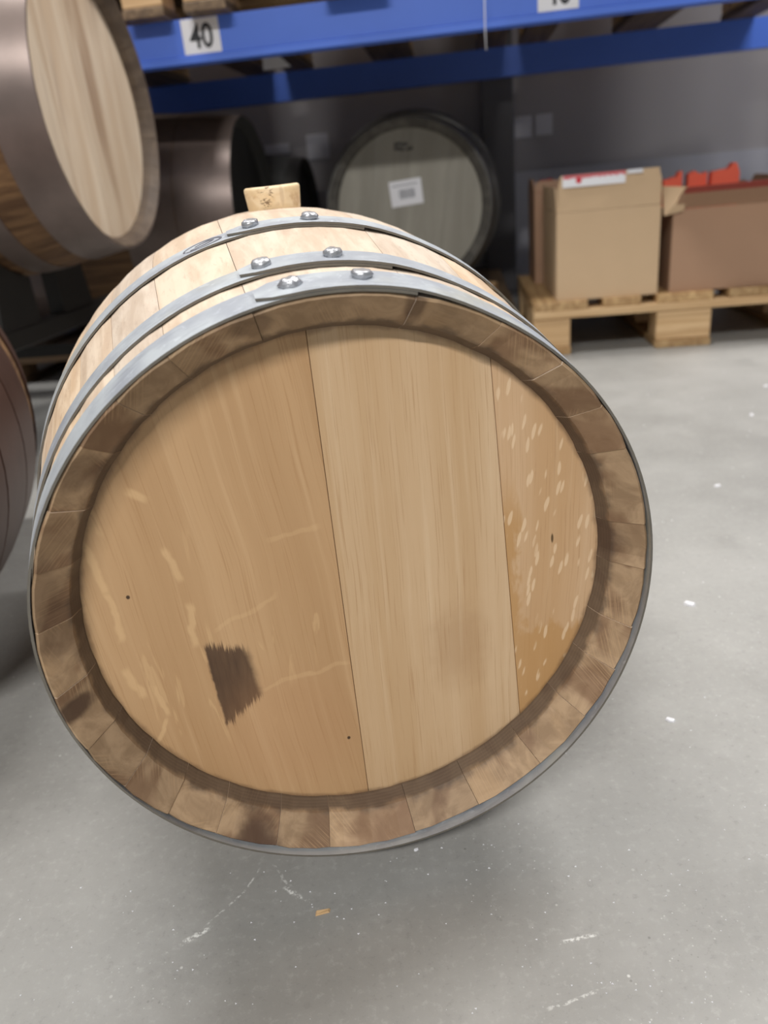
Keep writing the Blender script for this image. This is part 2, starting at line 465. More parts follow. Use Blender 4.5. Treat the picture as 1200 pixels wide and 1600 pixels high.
def bx(x0, x1, y0, y1, z0, z1, b=.0, verts=None, faces=None):
    """a box with its long edges chamfered by b (all twelve edges when b > 0)"""
    V = [] if verts is None else verts; Fc = [] if faces is None else faces
    n = len(V)
    if b <= 0:
        V += [(x0, y0, z0), (x1, y0, z0), (x1, y1, z0), (x0, y1, z0), (x0, y0, z1), (x1, y0, z1), (x1, y1, z1), (x0, y1, z1)]
        Fc += [tuple(n + i for i in f) for f in ((0, 3, 2, 1), (4, 5, 6, 7), (0, 1, 5, 4), (1, 2, 6, 5), (2, 3, 7, 6), (3, 0, 4, 7))]
        return V, Fc
    def ring(z, k):
        return [(x0 + k, y0 + b, z), (x0 + b, y0 + k, z), (x1 - b, y0 + k, z), (x1 - k, y0 + b, z), (x1 - k, y1 - b, z), (x1 - b, y1 - k, z), (x0 + b, y1 - k, z), (x0 + k, y1 - b, z)]
    V += ring(z0, b) + ring(z0 + b, 0) + ring(z1 - b, 0) + ring(z1, b)
    Fc.append(tuple(n + i for i in reversed(range(8))))
    for r in range(3):
        for i in range(8):
            j = (i + 1) % 8
            Fc.append((n + r * 8 + i, n + r * 8 + j, n + r * 8 + 8 + j, n + r * 8 + 8 + i))
    Fc.append(tuple(n + 24 + i for i in range(8)))
    return V, Fc

def box(name, x0, x1, y0, y1, z0, z1, m, parent=None, b=.003, loc=(0, 0, 0), rot=(0, 0, 0)):
    V, Fc = bx(x0, x1, y0, y1, z0, z1, b)
    return link(name, V, Fc, m, parent, loc=loc, rot=rot)

def prism(name, pts, d0, d1, m, parent=None, plane='XZ', loc=(0, 0, 0), rot=(0, 0, 0)):
    """outline pts given in a plane, extruded from d0 to d1 across it"""
    mk = {'XZ': lambda a, b, d: (a, d, b), 'YZ': lambda a, b, d: (d, a, b), 'XY': lambda a, b, d: (a, b, d)}[plane]
    n = len(pts)
    V = [mk(a, b, d0) for a, b in pts] + [mk(a, b, d1) for a, b in pts]
    Fc = [tuple(range(n)), tuple(reversed(range(n, 2 * n)))] + [(i + n, (i + 1) % n + n, (i + 1) % n, i) for i in range(n)]
    o = link(name, V, Fc, m, parent, loc=loc, rot=rot)
    fix_normals(o.data)
    return o

import bmesh
def sharpen(me, deg=35):
    me.set_sharp_from_angle(angle=rad(deg))
def fix_normals(me):
    bm = bmesh.new(); bm.from_mesh(me)
    bmesh.ops.recalc_face_normals(bm, faces=bm.faces)
    bm.to_mesh(me); bm.free()

def tube(name, pts, r, m, parent=None, n=8):
    V, Fc = [], []
    for i, p in enumerate(pts):
        p = Vector(p)
        d = (Vector(pts[min(i + 1, len(pts) - 1)]) - Vector(pts[max(i - 1, 0)])).normalized()
        a = d.orthogonal().normalized(); b = d.cross(a)
        for k in range(n):
            V.append(p + r * (cos(2 * pi * k / n) * a + sin(2 * pi * k / n) * b))
        if i:
            for k in range(n):
                j = (k + 1) % n
                Fc.append(((i - 1) * n + k, (i - 1) * n + j, i * n + j, i * n + k))
    Fc.append(tuple(range(n))); Fc.append(tuple(range(len(V) - n, len(V))))
    o = link(name, V, Fc, m, parent, smooth=True)
    fix_normals(o.data)
    return o

# ------------------------------------------------------------------ barrels
def stave_mesh(name, a0, a1, loop, nchime, mats, gap, nang=3, push=None):
    """sweep a closed (s, r) loop from angle a0 to a1; loop segments flagged by material in nchime"""
    V, Fc, ids = [], [], []
    n = len(loop)
    for k in range(nang + 1):
        a = a0 + gap + (a1 - a0 - 2 * gap) * k / nang
        edge = (k == 0 or k == nang)
        for (s, r) in loop:
            rr = r - (.0006 if edge else 0)
            if push: s = push(s, k)
            V.append((rr * cos(a), s, rr * sin(a)))
    for k in range(nang):
        for i in range(n):
            j = (i + 1) % n
            Fc.append((k * n + i, k * n + j, (k + 1) * n + j, (k + 1) * n + i)); ids.append(nchime[i])
    Fc.append(tuple(range(n))); ids.append(0)
    Fc.append(tuple(range(nang * n + n - 1, nang * n - 1, -1))); ids.append(0)
    me = bpy.data.meshes.new(name)
    me.from_pydata(V, [], Fc)
    for m in mats: me.materials.append(m)
    for p, i in zip(me.polygons, ids): p.material_index = i
    me.update()
    fix_normals(me)
    return me

def barrel_loop(prof, L, t, bevel, rec, nseg=22):
    """closed loop: outside, far chime, inside, near chime; returns loop and material id per segment"""
    r0, rl = prof(0), prof(L)
    out = [(.0016, prof(.0016))] + [(L * i / nseg, prof(L * i / nseg)) for i in range(1, nseg)] + [(L - .0016, prof(L - .0016))]
    far = [(L, rl - .0016), (L - bevel, rl - t * .78), (L - rec, rl - t * .98)]
    ins = [(L - rec - .02, rl - t)] + [(L * f, prof(L * f) - t) for f in (.72, .5, .28)] + [(rec + .02, r0 - t)]
    near = [(rec, r0 - t * .98), (bevel * 2.1, r0 - t * .80), (.0, r0 - .0016)]
    loop = out + far + ins + near
    ids = [0] * (len(out) - 1) + [1] * 3 + [0] * (len(ins)) + [1] * 4
    return loop, ids[:len(loop)]

def hoop_part(name, parent, zc, prof, s0, s1, m_face, m_edge, start=None, overlap=0., th=.0016, nseg=120, lift=.0004, wob=0., proud=0.):
    """a steel strip riveted on itself; with a start angle it spirals under its own clipped end"""
    V, Fc, ids = [], [], []
    total = 2 * pi + overlap
    N = nseg if overlap == 0 else int(nseg * total / (2 * pi))
    closed = overlap == 0
    for i in range(N if closed else N + 1):
        t = total * i / N
        a = (start or 0) - t
        up = 0.
        if not closed:
            up = th * 1.15 * (1 - min(1, max(0, (t - overlap) / .22)))
        w = wob * sin(5 * a + s0 * 90)
        c = 0.
        sh = -proud * max(0., cos(a - rad(-62)) + .15) if proud else 0.
        if not closed and t < .055: c = (s1 - s0) * .26 * (1 - t / .055)
        for (s, o) in ((s0 + c, 0), (s1 - c, 0), (s1 - c, 1), (s0 + c, 1)):
            if s < (s0 + s1) / 2: s += sh
            r = prof(max(s, -.02)) + lift + up + o * th + w
            V.append((r * cos(a), s, r * sin(a)))
    cnt = N if closed else N + 1
    for i in range(N):
        j = (i + 1) % cnt
        for k in range(4):
            l = (k + 1) % 4
            Fc.append((i * 4 + k, i * 4 + l, j * 4 + l, j * 4 + k)); ids.append(0 if k in (0, 2) else 1)
    if not closed:
        Fc.append((0, 1, 2, 3)); ids.append(1)
        Fc.append((N * 4 + 3, N * 4 + 2, N * 4 + 1, N * 4)); ids.append(1)
    o = link(name, V, Fc, [m_face, m_edge], parent, ids, loc=(0, 0, zc))
    fix_normals(o.data)
    for p in o.data.polygons: p.use_smooth = p.material_index == 0
    sharpen(o.data)
    return o

def head_boards(parent, zc, s0, s1, R, cuts, mats, name='head_board', tilt=0., n=72):
    """a round head split into boards by near-vertical seams; cuts are (u at top, u at bottom)"""
    g = .00016
    edges = [(-9, -9)] + list(cuts) + [(9, 9)]
    obs = []
    for i in range(len(edges) - 1):
        (lt, lb), (rt, rb) = edges[i], edges[i + 1]
        def cutx(e, v): return e[0] + (e[1] - e[0]) * (R - v) / (2 * R)
        def clip(poly, e, keep_right):
            out = []
            d = lambda p: (p[0] - cutx(e, p[1]) - g) if keep_right else (cutx(e, p[1]) - g - p[0])
            for k in range(len(poly)):
                p, q = poly[k], poly[(k + 1) % len(poly)]
                dp, dq = d(p), d(q)
                if dp >= 0: out.append(p)
                if dp * dq < 0:
                    f = dp / (dp - dq)
                    out.append((p[0] + f * (q[0] - p[0]), p[1] + f * (q[1] - p[1])))
            return out
        poly = [(R * cos(2 * pi * k / n), R * sin(2 * pi * k / n)) for k in range(n)]
        poly = clip(poly, (lt, lb), True)
        poly = clip(poly, (rt, rb), False)
        V, Fc = [], []
        m = len(poly)
        cx = sum(p[0] for p in poly) / m; cz = sum(p[1] for p in poly) / m
        b = .0003
        proud = .0002 * ((i * 7) % 3)
        for s, k in ((s0 - proud, b), (s0 - proud + b, 0), (s1, 0)):
            for (x, z) in poly:
                d = math.hypot(x - cx, z - cz) or 1
                V.append((x - (x - cx) / d * k, s, z - (z - cz) / d * k))
        Fc.append(tuple(range(m)))
        for r in range(2):
            for k in range(m):
                l = (k + 1) % m
                Fc.append((r * m + k, r * m + l, r * m + m + l, r * m + m + k))
        Fc.append(tuple(range(2 * m, 3 * m)))
        o = link(name, V, Fc, mats[i % len(mats)], parent, loc=(0, 0, zc), rot=(0, tilt, 0))
        fix_normals(o.data)
        obs.append(o)
    return obs

def dome(name, r, h, m, parent, pos, nrm, seed):
    """a hammered rivet head: a lumpy flattened dome standing along nrm at pos"""
    rnd = random.Random(seed)
    nrm = Vector(nrm).normalized(); a = nrm.orthogonal().normalized(); b = nrm.cross(a)
    V, Fc = [], []
    prof = [(1.02, -.1), (1.08, .25), (1.0, .55), (.78, .86), (.42, .98)]
    n = 14
    for (pr, ph) in prof:
        for k in range(n):
            t = 2 * pi * k / n
            j = 1 + .16 * (noise.noise(Vector((cos(t) * 1.4 + seed * 3.7, sin(t) * 1.4, ph * 2)))) * 2
            hh = ph + .28 * noise.noise(Vector((cos(t) * pr * 2.2 + seed * 1.9, sin(t) * pr * 2.2, 4.)))
            V.append(Vector(pos) + r * pr * j * (cos(t) * a + sin(t) * b) + nrm * h * hh)
    V.append(Vector(pos) + nrm * h * .92)
    for q in range(len(prof) - 1):
        for k in range(n):
            l = (k + 1) % n
            Fc.append((q * n + k, q * n + l, q * n + n + l, q * n + n + k))
    q = (len(prof) - 1) * n
    for k in range(n): Fc.append((q + k, q + (k + 1) % n, len(V) - 1))
    Fc.append(tuple(reversed(range(n))))
    return link(name, V, Fc, m, parent, smooth=True)

# ------------------------------------------------------------------ setting
SN = Vector((.1277, .9918, 0)); SD = Vector((.9918, -.1277, 0))     # into the bay / along the bay
YS = math.atan2(SN.x, SN.y)                                          # yaw of the bay
RZ_BAY = -YS
def bay(u, D, z=0.):
    """point at u along the bay front, D into it (D = 2.129 is the front beam line)"""
    p = Vector((0, D, 0)) ; q = p + SD * (u) ; return Vector((q.x, q.y, z))

structure(link('floor', *bx(-7, 7, -6, 7, -.2, 0), M['concrete']))
structure(link('ceiling', *bx(-7, 7, -6, 7, 4.2, 4.3), M['ceiling']))
wall = structure(link('wall_back', *bx(-6, 6, 0, .12, 0, 4.2), M['wall'], loc=bay(0, 3.56), rot=(0, 0, RZ_BAY)))
structure(link('baseboard_back', *bx(-6, 6, -.02, -.001, 0, .47), M['wall_low'], loc=bay(0, 3.56), rot=(0, 0, RZ_BAY)))
wpt = (( .655, .722, .596, .676), (.735, .80, .599, .676), (-.165, -.075, .596, .690), (-.335, -.235, .628, .668))  # thin pale patches standing in for lights reflected in the wall
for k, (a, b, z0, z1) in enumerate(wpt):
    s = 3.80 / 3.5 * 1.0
    box('wall_reflection', a * 1.05, b * 1.05, -.006, .004, z0, z1, M['reflection_patch'], wall, .002)

column = thing('steel_column', 'charcoal square steel column between the grey green cask and the boxes', 'column', bay(.600, 3.45), RZ_BAY)
box('shaft', -.062, .062, -.06, .06, .012, 4.2, M['column'], column, .006)
box('base_plate', -.11, .11, -.11, .11, 0, .012, M['column'], column, .002)

# ------------------------------------------------------------------ hero barrel
HB = Vector((-.0190, .4305, 0)); HZ = .2399; HYAW = -.1709
hero = thing('oak_barrel', 'pale new oak barrel with zinc hoops lying on the floor, round head facing the camera', 'barrel', HB, -HYAW)
HL = .653
def hprof(s):
    s = min(s, HL - s)
    if s < .1765: return .1990 + .1587 * s
    return .2390 - .1587 / .3 * (.3265 - s) ** 2
T = .0222
loop, ids = barrel_loop(hprof, HL, T, .0085, .030, 26)
joints = [-128.2, -114.9, -103.3, -84.4, -69.3, -52.9, -38.5, -26.2, -16., -2.5, 7.5, 24.7, 34.8, 46.5, 60., 75.5, 102., 116.9, 127.6, 137., 149.5, 161., 172.5, 185.9, 198.5, 209.5, 220.5, 231.8]
rnd = random.Random(5)
hstaves = []
for i in range(len(joints) - 1):
    a0, a1 = rad(joints[i]), rad(joints[i + 1])
    dz = rnd.uniform(-.0005, .0011)
    tw = [rnd.uniform(-.0006, .0006) for _ in range(8)]
    wide = a1 - a0
    g = .00018 / .2
    me = stave_mesh('stave', a0, a1, loop, ids, [M['stave'], M['chime']], g if i not in (22,) else g * 2, nang=6 if wide > .3 else 4,
                    push=lambda s, k, dz=dz, tw=tw: s + (dz + tw[k]) * (1 if s < .025 else 0))
    o = link_mesh('stave', me, hero, (0, 0, HZ))
    hstaves.append(o)
hb = head_boards(hero, HZ, .0315, .049, .1785, [(-.0112, -.0088), (.1002, .1176)], [M['head_left'], M['head_middle'], M['head_right']], n=120)
hb[0]['label'] = 'wide left head board with a dark brown wet patch'
hb[1]['label'] = 'straight grained middle head board'
hb[2]['label'] = 'narrow right head board flecked with pale rays'
head_boards(hero, HZ, HL - .049, HL - .0315, .1785, [(-.06, -.06), (.06, .06)], [M['stave']], n=60)

hoops = []
for s0, s1, st, rv in ((.0005, .032, 100.9, ((95., .016), (83.7, .017))), (.058, .083, 101.8, ((97.9, .0705), (85.9, .0705))), (.1765, .2005, 101.3, ((96.8, .189), (85.8, .189)))):
    h = hoop_part('hoop', hero, HZ, hprof, s0, s1, M['zinc'], M['zinc_edge'], rad(st), rad(25.5), nseg=140, wob=.0003, proud=.0065 if s0 < .01 else 0.)
    hoops.append(h)
    for (an, s) in rv:
        a = rad(an); r = hprof(s) + .0004 + .0016 * 2 + .0003
        dome('rivet', .0060, .0046, M['rivet'], h, (r * cos(a), s, r * sin(a)), (cos(a), -.16, sin(a)), int(an * 7 + s * 999))
for s0, s1 in ((HL - .2005, HL - .1765), (HL - .083, HL - .058), (HL - .032, HL - .0005)):
    hoop_part('hoop', hero, HZ, hprof, s0, s1, M['zinc'], M['zinc_edge'], nseg=80)
# the stamped oval on the third hoop: an outer ring and an inner hooked stroke
def on_hoop(pts, w, name, parent):
    V, Fc = [], []
    n = len(pts)
    for i, (an, s) in enumerate(pts):
        p = pts[max(0, i - 1)]; q = pts[min(n - 1, i + 1)]
        R = .235
        dx, ds = rad(q[0] - p[0]) * R, q[1] - p[1]
        l = math.hypot(dx, ds) or 1
        for sg in (-1, 1):
            a = rad(an) - sg * w * ds / l / R; ss = s + sg * w * dx / l
            r = hprof(ss) + .0004 + .0016
            for h in (0, .00025):
                V.append(((r + h) * cos(a), ss, (r + h) * sin(a)))
        if i:
            b = (i - 1) * 4; c = i * 4
            Fc += [(b + 1, b + 3, c + 3, c + 1), (b, b + 1, c + 1, c), (b + 3, b + 2, c + 2, c + 3)]
    return V, Fc
ring = [(106.2 + 3.7 * cos(t), .1885 + .0085 * sin(t)) for t in [rad(x) for x in range(-20, 331, 10)]]
V1, F1 = on_hoop(ring, .0007, 'm', None)
stroke = [(108.6, .1850), (107.2, .1845), (105.6, .1856), (104.4, .1880), (104.0, .1905), (104.8, .1925), (106.4, .1915), (107.6, .1895)]
V2, F2 = on_hoop(stroke, .0008, 'm', None)
mk = link('stamped_mark', V1 + V2, F1 + [tuple(i + len(V1) for i in f) for f in F2], M['mark'], hoops[2])
mk['label'] = 'dark stamped oval mark'

# bung: a short tapered plug with a rounded top edge, standing in the wide top stave
V, Fc = [], []
bp = [(.0215, -.012), (.0236, .0), (.0250, .0135), (.0252, .0160), (.0246, .0176), (.0232, .0184), (.0, .0186)]
nb = 36
for (r, z) in bp[:-1]:
    for k in range(nb):
        t = 2 * pi * k / nb
        V.append((r * cos(t) * (1 + .012 * sin(3 * t)), r * sin(t), z + (.0004 * sin(2 * t + 1) if z > .013 else 0)))
V.append((0, 0, bp[-1][1]))
for q in range(len(bp) - 2):
    for k in range(nb):
        l = (k + 1) % nb
        Fc.append((q * nb + k, q * nb + l, q * nb + nb + l, q * nb + nb + k))
for k in range(nb): Fc.append(((len(bp) - 2) * nb + k, (len(bp) - 2) * nb + (k + 1) % nb, len(V) - 1))
Fc.append(tuple(reversed(range(nb))))
bung = link('bung', V, Fc, M['bung'], hero, loc=(.003, .3265, HZ + .2389), rot=(0, rad(-1), 0))
for p in bung.data.polygons: p.use_smooth = len(p.vertices) == 4
bung['label'] = 'tapered wooden bung with a burnt mark'

# ------------------------------------------------------------------ the other barrels
def cask(label, center, axis_yaw, Rh, Rb, L, hoop_spans, mats, group=None, nst=26, cuts=None, tilt=0., t=.026):
    """center: middle of the front rim; axis_yaw: direction the barrel runs away from that rim"""
    root = thing('wooden_cask', label, 'barrel', (center[0], center[1], 0), -axis_yaw, group)
    zc = center[2]
    def prof(s):
        x = abs(s - L / 2) / (L / 2)
        return Rb - (Rb - Rh) * x ** 1.8
    loop, ids = barrel_loop(prof, L, t, .008, .030, 10)
    w = 2 * pi / nst
    me = stave_mesh('stave', -w / 2, w / 2, loop, ids, [mats['stave'], mats['chime']], .0012, nang=3)
    for i in range(nst):
        link_mesh('stave', me, root, (0, 0, zc), (0, i * w + .07, 0))
    Ri = Rh - t * .98 + .002
    cuts = cuts or [(-.14, -.14), (-.03, -.03), (.08, .08), (.17, .17)]
    head_boards(root, zc, .032, .052, Ri, cuts, [mats['head']], tilt=tilt, n=64)
    head_boards(root, zc, L - .052, L - .032, Ri, [(-.1, -.1), (.1, .1)], [mats['stave']], n=32)
    for (a, b) in hoop_spans:
        for (s0, s1) in ((a, b), (L - b, L - a)):
            hoop_part('hoop', root, zc, prof, s0, s1, mats['hoop'], mats['hoop'], nseg=72, th=.002)
    return root, prof, zc

UL_C = (-.485, 1.780, .680); UL_YAW = -1.436
UL_R, UL_B, UL_L = .270, .325, .90
ul, ul_prof, _ = cask('weathered cask', UL_C, UL_YAW, UL_R, UL_B, UL_L,
     ((.0005, .085), (.15, .20), (.29, .335)), dict(stave=M['old_stave'], chime=M['pale_chime'], head=M['pale_head'], hoop=M['rust']), tilt=.0, t=.021)
ul['label'] = 'weathered cask with brown hoops and pale head, on the black rack at upper left'
cb, cb_prof, _ = cask('grey green cask with a small white printed label on its head, under the blue shelf', (.1703, 2.55, .404), YS, .2505, .295, .76,
     ((.0005, .05), (.12, .16), (.26, .30)), dict(stave=M['grey_stave'], chime=M['grey_stave'], head=M['grey_head'], hoop=M['grey_hoop']), cuts=[(-.12, -.12), (-.01, -.01), (.11, .11)], tilt=rad(8))
cc, cc_prof, _ = cask('dark cask with wide brown hoops lying crosswise under the left end of the blue shelf', tuple(bay(-.31 - 0.0, 2.61)[:2]) + (.428,), YS - pi / 2, .280, .318, .88,
     ((.0005, .165), (.168, .32)), dict(stave=M['old_stave'], chime=M['dark_head'], head=M['dark_head'], hoop=M['rust']))  # near black head and chime carry its shade in their colour
ck, ck_prof, _ = cask('small black cask in shadow between the brown hooped cask and the grey green one', tuple(bay(-.17, 3.24)[:2]) + (.372,), YS - pi / 2, .222, .262, .70,
     ((.0005, .05), (.12, .16)), dict(stave=M['dark_head'], chime=M['dark_head'], head=M['dark_head'], hoop=M['dark_hoop']))
ll, ll_prof, _ = cask('reddish brown hooped cask on the floor at the left edge, beside the oak barrel', (-.595, .60, .270), -.34, .225, .270, .66,
     ((.0005, .10), (.105, .20), (.205, .30)), dict(stave=M['old_stave'], chime=M['old_stave'], head=M['old_stave'], hoop=M['rust_red']))

# the grey green cask's label: paper with a line of small print and a bar code
lab = thing  # (parts of the cask)
p = box('paper_label', -.050, .050, -.0012, .0, -.037, .037, M['paper'], cb, .0, loc=(-.008, .0305, .404 + .045), rot=(0, rad(-4), 0))
V, Fc = [], []
rl = random.Random(3)
x = -.022
while x < .026:
    w = rl.choice((.0012, .002, .003))
    bx(x, x + w, -.0017, -.0012, -.016, .010, 0, V, Fc); x += w + rl.choice((.0012, .0018))
link('bar_code', V, Fc, M['grey_ink'], p)
V, Fc = [], []
x = -.042
while x < .038:
    w = rl.uniform(.003, .008)
    bx(x, x + w, -.0017, -.0012, .021, .0245, 0, V, Fc); x += w + .0015
link('print_line', V, Fc, M['grey_ink'], p)
# dark smudge of an old brand near the top of that head
V, Fc = [], []
rl = random.Random(8)
for k in range(9):
    cx, cz = -.028 + .011 * (k % 5) + rl.uniform(-.003, .003), .168 + .014 * (k // 5) + rl.uniform(-.003, .003)
    bx(cx - .006, cx + .005, .0308, .0316, cz - .004, cz + .005, 0, V, Fc)
link('burnt_brand', V, Fc, M['grey_stave'], cb, loc=(0, 0, .404))

# ------------------------------------------------------------------ rack under the upper left cask
RKX = Vector((.134, .991, 0)); AX = Vector((-.991, .134, 0))         # rack rails run across the cask
rk = thing('barrel_rack', 'black steel barrel rack holding up the pale headed cask', 'rack', (UL_C[0] + AX.x * .24, UL_C[1] + AX.y * .24, 0), math.atan2(RKX.y, RKX.x) - pi / 2)
# local: x = across (to the right, towards the head), y = along rails
for xo, sa in ((0, .24), (-.44, .68)):
    box('rail', xo - .022, xo + .022, -.42, .44, .235, .275, M['black_steel'], rk, .003)
    r = ul_prof(sa) + .0035
    for sgn in (-1, 1):
        pts = []
        for k in range(7):
            a = -pi / 2 + sgn * (.18 + .42 * k / 6)
            pts.append((r * cos(a) , UL_C[2] + r * sin(a)))
        outl = [(pts[0][0], .2755)] + pts + [(pts[-1][0] + sgn * .03, .2755)]
        prism('saddle', outl, xo - .018, xo + .018, M['black_steel'], rk, 'YZ')
    for yo in (-.36, .38):
        box('leg', xo - .02, xo + .02, yo - .02, yo + .02, .006, .234, M['black_steel'], rk, .002)
        box('foot', xo - .04, xo + .04, yo - .04, yo + .04, 0, .006, M['black_steel'], rk, .001)
for yo in (-.36, .38):
    box('cross_bar', -.418, -.022, yo - .015, yo + .015, .12, .15, M['black_steel'], rk, .002)

# ------------------------------------------------------------------ pallets
def make_pallet(label, u0, D0, z0, W, Ld, blk, mx, my, tight=False, group=None, n_deck=5, name='wooden_pallet'):
    """front left corner at (u0, D0) in bay axes; deck boards run into the bay"""
    o = bay(u0, D0)
    root = thing(name, label, 'pallet', (o.x, o.y, z0), RZ_BAY, group)
    b, g = .022, .022
    rl = random.Random(int(u0 * 100 + D0 * 10 + z0 * 1000))
    xs = ((0, .1), (W / 2 - .0725, W / 2 + .0725), (W - .1, W))
    ys = ((0, .1), (Ld / 2 - .05, Ld / 2 + .05), (Ld - .1, Ld))
    for (a, c) in xs:
        box('bottom_board', a, c, 0, Ld, 0, b - .0005, my, root, .002)
        for (d, e) in ys:
            box('block', a + .001, c - .001, d + rl.uniform(.001, .006), e - .002, b, b + blk - .0005, mx, root, .003)
    for (d, e) in ys:
        box('stringer_board', 0, W, d, e, b + blk, b + blk + g - .0005, mx, root, .002)
    z = b + blk + g
    if tight:
        k = 7; w = W / k
        for i in range(k): box('deck_board', i * w + .0006, (i + 1) * w - .0006, rl.uniform(0, .004), Ld, z, z + b, my, root, .0015)
    else:
        ws = (.145, .1, .145, .1, .145); gp = (W - sum(ws)) / 4; x = 0
        for w in ws:
            box('deck_board', x, x + w, rl.uniform(0, .006), Ld, z, z + b, my, root, .002); x += w + gp
    return root, z0 + z + b

pallet, PT = make_pallet('pale wooden pallet on the floor under the two cardboard boxes', .466, 2.129 + .0605, 0, .80, .64, .078, M['pallet'], M['pallet_y'])
low1, LT = make_pallet('low old pallet under the grey green cask', -.335, 2.30, 0, .78, 1.16, .043, M['old_pallet'], M['old_pallet_y'])
low2, _ = make_pallet('low old pallet under the brown hooped cask at left', -1.20, 2.30, 0, .84, 1.17, .043, M['old_pallet'], M['old_pallet_y'])
SHELF = .888  # shelf pallets: darker boards and closed decks put shade under the shelf
make_pallet('wooden pallet on the blue shelf, its corner block beside the pale headed cask', -1.20, 2.07, SHELF, .80, 1.2, .078, M['pallet'], M['old_pallet_y'], True, 'pallets on the blue shelf')
make_pallet('wooden pallet on the blue shelf above the label reading 40', -.352, 2.07, SHELF, .80, 1.2, .078, M['pallet'], M['old_pallet_y'], True, 'pallets on the blue shelf')
make_pallet('wooden pallet on the blue shelf, right one above the cardboard boxes', .50, 2.07, SHELF, .80, 1.2, .078, M['pallet'], M['old_pallet_y'], True, 'pallets on the blue shelf')

ch = bay(.375, 2.55)
for u, lb in ((-1.16, 'unseen carton added to block light, on the left shelf pallet, above the pale headed cask'), (-.31, 'unseen carton added to block light, on the shelf pallet above the label reading 40'), (.54, 'unseen carton added to block light, on the right shelf pallet, above the cardboard boxes')):
    o = bay(u, 2.14)  # out of view, added to keep light off the bay below
    k = thing('blocker_carton', lb, 'box', (o.x, o.y, SHELF + .145), RZ_BAY, 'added light-blocking cartons on the shelf pallets')
    box('blocker_body', 0, .72, 0, 1.08, 0, .62, M['card'], k, .004)
    box('tape', .335, .385, -.0006, 1.0806, .6195, .6208, M['card_dark'], k, 0)

tag(prism('wooden_chock', [(-.06, 0), (.05, 0), (.05, .052), (.02, .056), (-.055, .012)], -.045, .045, M['pallet'], None, loc=(ch.x, ch.y, LT + .0002), rot=(0, 0, RZ_BAY - .2)),
    'loose pale wooden wedge on the low pallet, right of the grey green cask', 'wedge')

# ------------------------------------------------------------------ blue pallet racking
rack = thing('pallet_racking', 'blue steel pallet racking with a wide shelf beam across the top of the picture', 'shelving', bay(0, 2.129), RZ_BAY)
UL0, UR0 = -1.34, 1.46
def beam_outline(z0, d):
    # step beam: tall face, a small ledge lip standing out along the bottom
    return [(d * 0, z0 + .017), (-d * .006, z0 + .014), (-d * .006, z0), (d * .045, z0), (d * .045, z0 + .094), (d * 0, z0 + .094)]
prism('front_beam', [(y, z) for y, z in beam_outline(.7938, 1)], UL0, UR0, M['blue'], rack, 'YZ')
prism('rear_beam', [(1.14 - y, z) for y, z in beam_outline(.7938, 1)], UL0, UR0, M['blue'], rack, 'YZ')
for xo in (UL0 - .09, UR0):
    for yo in (0, 1.05):
        box('upright', xo + .001, xo + .089, yo - .005, yo + .095, .006, 2.6, M['blue'], rack, .004)
        box('base_plate', xo - .01, xo + .10, yo - .03, yo + .12, 0, .006, M['blue'], rack, .001)
    for k, (za, zb) in enumerate(((.3, 1.0), (1.7, 1.0), (1.75, 2.4))):
        tube('brace', [(xo + .045, .09, za), (xo + .045, 1.05, zb)], .012, M['blue'], rack, 6)

def number_label(u, text):
    """white square with black digits, stuck to the front beam"""
    z0 = .8125
    lb = box('number_label', u, u + .0925, -.0012, -.0002, z0, z0 + .0735, M['paper'], rack, 0)
    cu = bpy.data.curves.new('digits', 'FONT')
    cu.body = text
    cu.size = .071
    cu.offset = .0013
    cu.align_x = 'CENTER'
    cu.extrude = .0002
    tmp = bpy.data.objects.new('digits', cu)
    COL.objects.link(tmp)
    bpy.context.view_layer.update()
    me = bpy.data.meshes.new_from_object(tmp.evaluated_get(bpy.context.evaluated_depsgraph_get()))
    bpy.data.objects.remove(tmp)
    me.materials.clear(); me.materials.append(M['ink'])
    d = link_mesh('number', me, lb, (u + .047, -.0016, z0 + .0125), (pi / 2, 0, 0))
    d.scale = (.82, 1.0, 1)
number_label(-.375, '40')
number_label(.4705, '40')

cd0 = bay(.3365 + .0, 2.0655)
pts = [(cd0.x, cd0.y, .955), (cd0.x + .001, cd0.y - .001, .90), (cd0.x + .003, cd0.y - .001, .85), (cd0.x + .002, cd0.y, .79), (cd0.x + .003, cd0.y, .742)]
tag(tube('hanging_cord', pts, .0013, M['cord'], None, 6), 'thin white cord hanging down in front of the blue shelf beam', 'cord')
fs = bay(-.205, 2.75)  # pale triangle stands in for light seen through a gap
tag(prism('light_gap', [(-.035, .045), (.0, .05), (.052, .0), (-.038, -.002)], 0, .0015, M['film'], None, loc=(fs.x, fs.y, .842), rot=(0, 0, RZ_BAY)),
    'pale triangle painting the light through a gap under the blue shelf', 'light gap')

